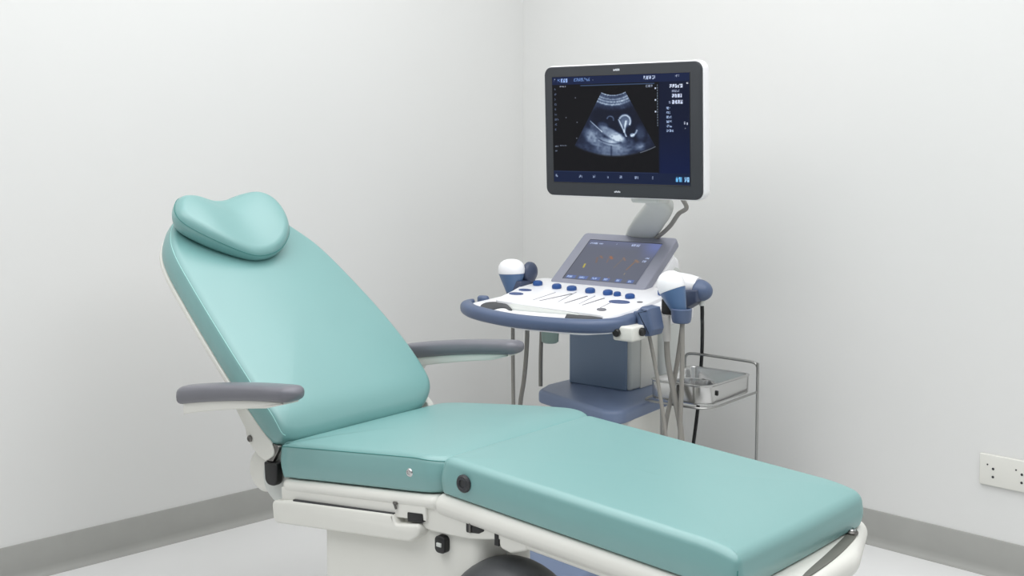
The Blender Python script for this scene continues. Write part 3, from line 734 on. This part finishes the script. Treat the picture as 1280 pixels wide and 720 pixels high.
# clamp block at the right front
def block(bm):
    ol = round_poly([(0.532, 0.830), (0.580, 0.836), (0.588, 0.858), (0.572, 0.928), (0.540, 0.932), (0.522, 0.915)], .006, 4)
    sideslab(bm, ol, -0.36, -0.28, 0.010)
    box(bm, 0.500, 0.55, -0.345, -0.28, 0.862, 0.912, 0.006)
part('holder_block', 'navy', US, block)
part('side_bracket', 'navyd', US, lambda bm: sideslab(bm, round_poly([(0.505, 0.905), (0.530, 0.88), (0.605, 0.925), (0.605, 0.968), (0.54, 0.96)], .006, 4), -0.10, -0.02, 0.006))
part('holder_ring', 'navy', US, lambda bm: lathe(bm, [(0.026, 0.868), (0.031, 0.872), (0.034, 0.885), (0.036, 0.915), (0.031, 0.918), (0.028, 0.90)], 28, tr(0.616, -0.22, 0)))
part('holder_web', 'black', US, lambda bm: box(bm, 0.530, 0.60, -0.215, -0.15, 0.888, 0.945, 0.010))
part('deck_side', 'white2', US, lambda bm: box(bm, 0.42, 0.515, -0.26, 0.05, 0.835, 0.90, 0.015))
part('cable_gland', 'cable2', US, lambda bm: tube(bm, [(0.558, -0.22, 0.888), (0.560, -0.22, 0.80)], 0.0135, 14))
part('left_tab', 'navy', US, lambda bm: slab(bm, [Vector((0.024 * math.cos(t), 0.02 * math.sin(t))) for t in [2 * PI * k / 20 for k in range(20)]], -0.02, 0.014, 0.004, 0.010, tr(-0.188, -0.30, 0.890)))
# probe holders at the left
part('left_holder', 'navyd', US, lambda bm: sideslab(bm, round_poly([(-0.225, 0.885), (-0.15, 0.885), (-0.15, 0.94), (-0.20, 0.95)], .006, 4), -0.12, -0.04, 0.005))
def half_disc(bm, x, y, z, r, d, yaw=0.0):
    prof = [(0.0005, 0)] + [(r * math.sin(a), d * (1 - math.cos(a))) for a in [PI / 2 * k / 8 for k in range(1, 9)]] + [(r * .96, d + .006), (r * 0.7, d + 0.010), (0.0005, d + 0.010)]
    lathe(bm, prof, 30, tr(x, y, z) @ rz(yaw) @ ry(PI / 2))
part('gel_warmer_cap', 'navyd', US, lambda bm: lathe(bm, [(0.0005, -0.010), (0.034, -0.010), (0.040, -0.004), (0.040, 0.004)] + [(0.040 * math.cos(a), 0.004 + 0.022 * math.sin(a)) for a in [PI / 2 * k / 8 for k in range(1, 9)]], 30, tr(-0.165, -0.045, 0.972) @ ry(PI / 2)), label='dark slate rounded cap behind the left probe')
part('gel_warmer_neck', 'navyd', US, lambda bm: box(bm, -0.195, -0.15, -0.07, -0.02, 0.90, 0.965, 0.01))

# ------------------------------------------------------------------ probes (lift out of their holders)
def probe(name, label, x, y, z0, tilt, scale, zs=1.0, group=None):
    t = thing(name, label, 'ultrasound probe', US.matrix_basis @ Vector((x, y, z0)), R(7.521), group)
    m = ry(tilt) @ Matrix.Diagonal((scale, scale, scale * zs, 1))
    prof = [(0.018, 0.0), (0.021, 0.004), (0.030, 0.035), (0.042, 0.075), (0.048, 0.098), (0.0485, 0.100)]
    part('grip', 'steelblue', t, lathe, prof, 30, m, 1.0, 0.8)
    head_ = [(0.0485, 0.1005), (0.0500, 0.106), (0.0505, 0.122), (0.0480, 0.138), (0.040, 0.153), (0.028, 0.163), (0.014, 0.168), (0.0005, 0.169)]
    part('probe_head', 'white2', t, lathe, head_, 30, m, 1.0, 0.8, label='white domed head')
    return t
pr = probe('ultrasound_probe', 'large probe with white domed head and blue grip on the right side of the console', 0.617, -0.22, 0.886, R(-22), 0.98)
pl = probe('ultrasound_probe', 'smaller white headed probe with blue grip at the left side of the console', -0.205, -0.10, 0.885, R(-3), 1.12, 0.74)
# second probe lying behind the right one, capped in dark slate, with a black cable
p2 = thing('ultrasound_probe', 'white barrel probe with dark slate rounded end cap, lying behind the large right probe', 'ultrasound probe', US.matrix_basis @ Vector((0.49, -0.05, 0.985)), R(7.521))
part('barrel', 'white2', p2, lambda bm: lathe(bm, [(0.030, -0.02), (0.034, 0.0), (0.033, 0.06), (0.028, 0.095)], 28, tr(0, 0, 0) @ ry(R(94))))
part('end_cap', 'navy', p2, lambda bm: lathe(bm, [(0.0005, 0.088), (0.034, 0.088), (0.0385, 0.094)] + [(0.039 * math.cos(a), 0.098 + 0.050 * math.sin(a)) for a in [PI / 2 * k / 10 for k in range(0, 11)]], 30, tr(0, 0, -0.018) @ ry(R(94))))
part('connector', 'greywhite', p2, lambda bm: tube(bm, [(0.110, 0, -0.045), (0.110, 0, -0.078)], 0.0095, 14))

# cables from the holders (each one its own object)
def cable(label, pts, r, m='cable', group=None):
    base = Vector(pts[-1])
    loc = US.matrix_basis @ base
    o = part('hanging_cable', m, None, lambda bm: tube(bm, catmull([Vector(p) - base for p in pts], 10), r, 12))
    o.location = loc; o.rotation_euler = (0, 0, R(7.521))
    tag(o, label, 'cable', group); return o
cable('leftmost grey cable hanging straight below the left end of the handle', [(-0.008, -0.35, 0.845), (-0.008, -0.35, 0.75), (-0.007, -0.35, 0.62), (-0.004, -0.35, 0.45), (0.00, -0.35, 0.25), (0.01, -0.35, 0.102)], 0.0070)
cable('slanting grey cable, second from the left under the handle', [(0.019, -0.30, 0.845), (0.019, -0.30, 0.77), (0.013, -0.30, 0.68), (0.003, -0.30, 0.60), (-0.012, -0.30, 0.52), (-0.022, -0.30, 0.40), (-0.01, -0.30, 0.22), (0.00, -0.30, 0.102)], 0.0082)
cable('short grey cable dropping to the blue shelf left of the column', [(-0.044, -0.12, 0.845), (-0.046, -0.125, 0.75), (-0.046, -0.13, 0.65), (-0.046, -0.13, 0.551)], 0.0078)
cable('thin grey cable below the square slate block, crossing to the right', [(0.547, -0.32, 0.845), (0.552, -0.31, 0.80), (0.560, -0.30, 0.74), (0.575, -0.30, 0.67), (0.596, -0.30, 0.56), (0.61, -0.30, 0.44), (0.60, -0.30, 0.25), (0.58, -0.30, 0.006)], 0.0066)
cable('thick pale cable from the grey gland, slanting right', [(0.560, -0.22, 0.805), (0.561, -0.22, 0.77), (0.567, -0.22, 0.72), (0.590, -0.22, 0.62), (0.618, -0.22, 0.50), (0.63, -0.22, 0.35), (0.62, -0.22, 0.15), (0.60, -0.22, 0.010)], 0.0100, 'cable')
cable('grey cable crossing to the left behind the thick pale one', [(0.590, -0.16, 0.890), (0.590, -0.18, 0.80), (0.580, -0.19, 0.70), (0.567, -0.20, 0.60), (0.545, -0.20, 0.49), (0.53, -0.18, 0.35), (0.53, -0.16, 0.15), (0.53, -0.15, 0.008)], 0.0080)
cable('rightmost pale grey cable hanging straight from the slate ring', [(0.619, -0.22, 0.872), (0.621, -0.22, 0.78), (0.623, -0.225, 0.65), (0.622, -0.23, 0.54), (0.626, -0.235, 0.45), (0.64, -0.25, 0.25), (0.65, -0.25, 0.008)], 0.0080)

cable('black cable dropping from the white barrel probe and passing behind the steel tray', [(.600, -.05, .906), (.601, -.05, .885), (.590, -.03, .86), (.563, .02, .83), (.519, .10, .768), (.485, .16, .705), (.467, .187, .64), (.456, .19, .50), (.455, .165, .38), (.45, .14, .25), (.44, .12, .108)], 0.0068, 'black')

# ------------------------------------------------------------------ instrument tray on its wire stand
TK = thing('tray_stand', 'thin steel wire stand carrying the instrument tray by the right wall', 'stand', (1.687, -0.752, 0), R(7.521))
ZT = 0.650
def legw(bm, pts, r): tube(bm, catmull([Vector(p) for p in pts], 8), r, 10)
part('pole', 'wire', TK, legw, [(0.008, 0.378, 0.004), (0.008, 0.378, 0.30), (0.008, 0.378, 0.655), (0.004, 0.380, 0.676), (-0.012, 0.384, 0.686), (-0.06, 0.388, 0.688), (-0.20, 0.392, 0.690), (-0.272, 0.392, 0.689), (-0.290, 0.385, 0.680), (-0.292, 0.380, 0.650), (-0.292, 0.378, 0.575)], 0.0052)
part('leg', 'wire', TK, legw, [(-0.188, 0.040, 0.574), (-0.188, 0.040, 0.35), (-0.188, 0.040, 0.004)], 0.0048)
part('lower_rail', 'wire', TK, legw, [(0.008, 0.378, 0.583), (-0.002, 0.20, 0.578), (-0.006, 0.10, 0.576), (-0.030, 0.050, 0.575), (-0.08, 0.040, 0.575), (-0.188, 0.040, 0.575), (-0.245, 0.045, 0.575), (-0.268, 0.075, 0.575), (-0.280, 0.20, 0.575), (-0.292, 0.378, 0.575)], 0.0042)
for fx, fy in ((0.008, 0.378), (-0.188, 0.040)):
    part('foot', 'gunmetal', TK, lathe, [(0.012, 0), (0.012, .008), (0.006, .014)], 14, tr(fx, fy, 0))
TR = thing('instrument_tray', 'deep stainless steel instrument tray with rounded corners, beside the ultrasound machine', 'tray', tuple(TK.matrix_basis @ Vector((0, 0, 0.578))), R(7.521))
tray_ol = resample(round_poly([(-0.245, 0.052), (-0.016, 0.052), (-0.006, 0.360), (-0.262, 0.370)], [.03, .055, .03, .04], 8), 120)
def trayf(bm):
    ol = ccw(tray_ol); zb, zt = 0.002, 0.072
    prof = [(0.010, zb), (0.004, zb + .002), (0.001, zb + .008), (0.0, zt - .006), (-0.003, zt - .002), (-0.003, zt), (0.002, zt + 0.001), (0.008, zt), (0.010, zt - .004), (0.013, zb + .022), (0.018, zb + .012), (0.028, zb + .009), (0.05, zb + .009)]
    loft(bm, [[(p.x, p.y, z) for p in inset(ol, i)] for i, z in prof])
ty = part('basin', 'steel', TR, trayf)
part('key_slot', 'black', ty, lambda bm: box(bm, -0.0145, -0.0085, 0.110, 0.120, 0.033, 0.050, 0.002))
BW = thing('kidney_dish', 'small rounded steel dish lying inside the instrument tray', 'dish', tuple(TK.matrix_basis @ Vector((-0.130, 0.160, 0.592))), R(7.521))
def dish(bm):
    ol = resample(round_poly([(-0.085, -0.070), (0.085, -0.062), (0.085, 0.010), (0.02, 0.085), (-0.085, 0.085)], [.03, .04, .04, .05, .05], 8), 80)
    ol = ccw(ol)
    prof = [(0.018, 0.0), (0.008, 0.003), (0.002, 0.035), (-0.004, 0.038), (-0.004, 0.040), (0.004, 0.039), (0.010, 0.006), (0.022, 0.003), (0.035, 0.003)]
    loft(bm, [[(p.x, p.y, z) for p in inset(ol, i)] for i, z in prof])
part('dish_bowl', 'chrome', BW, dish)
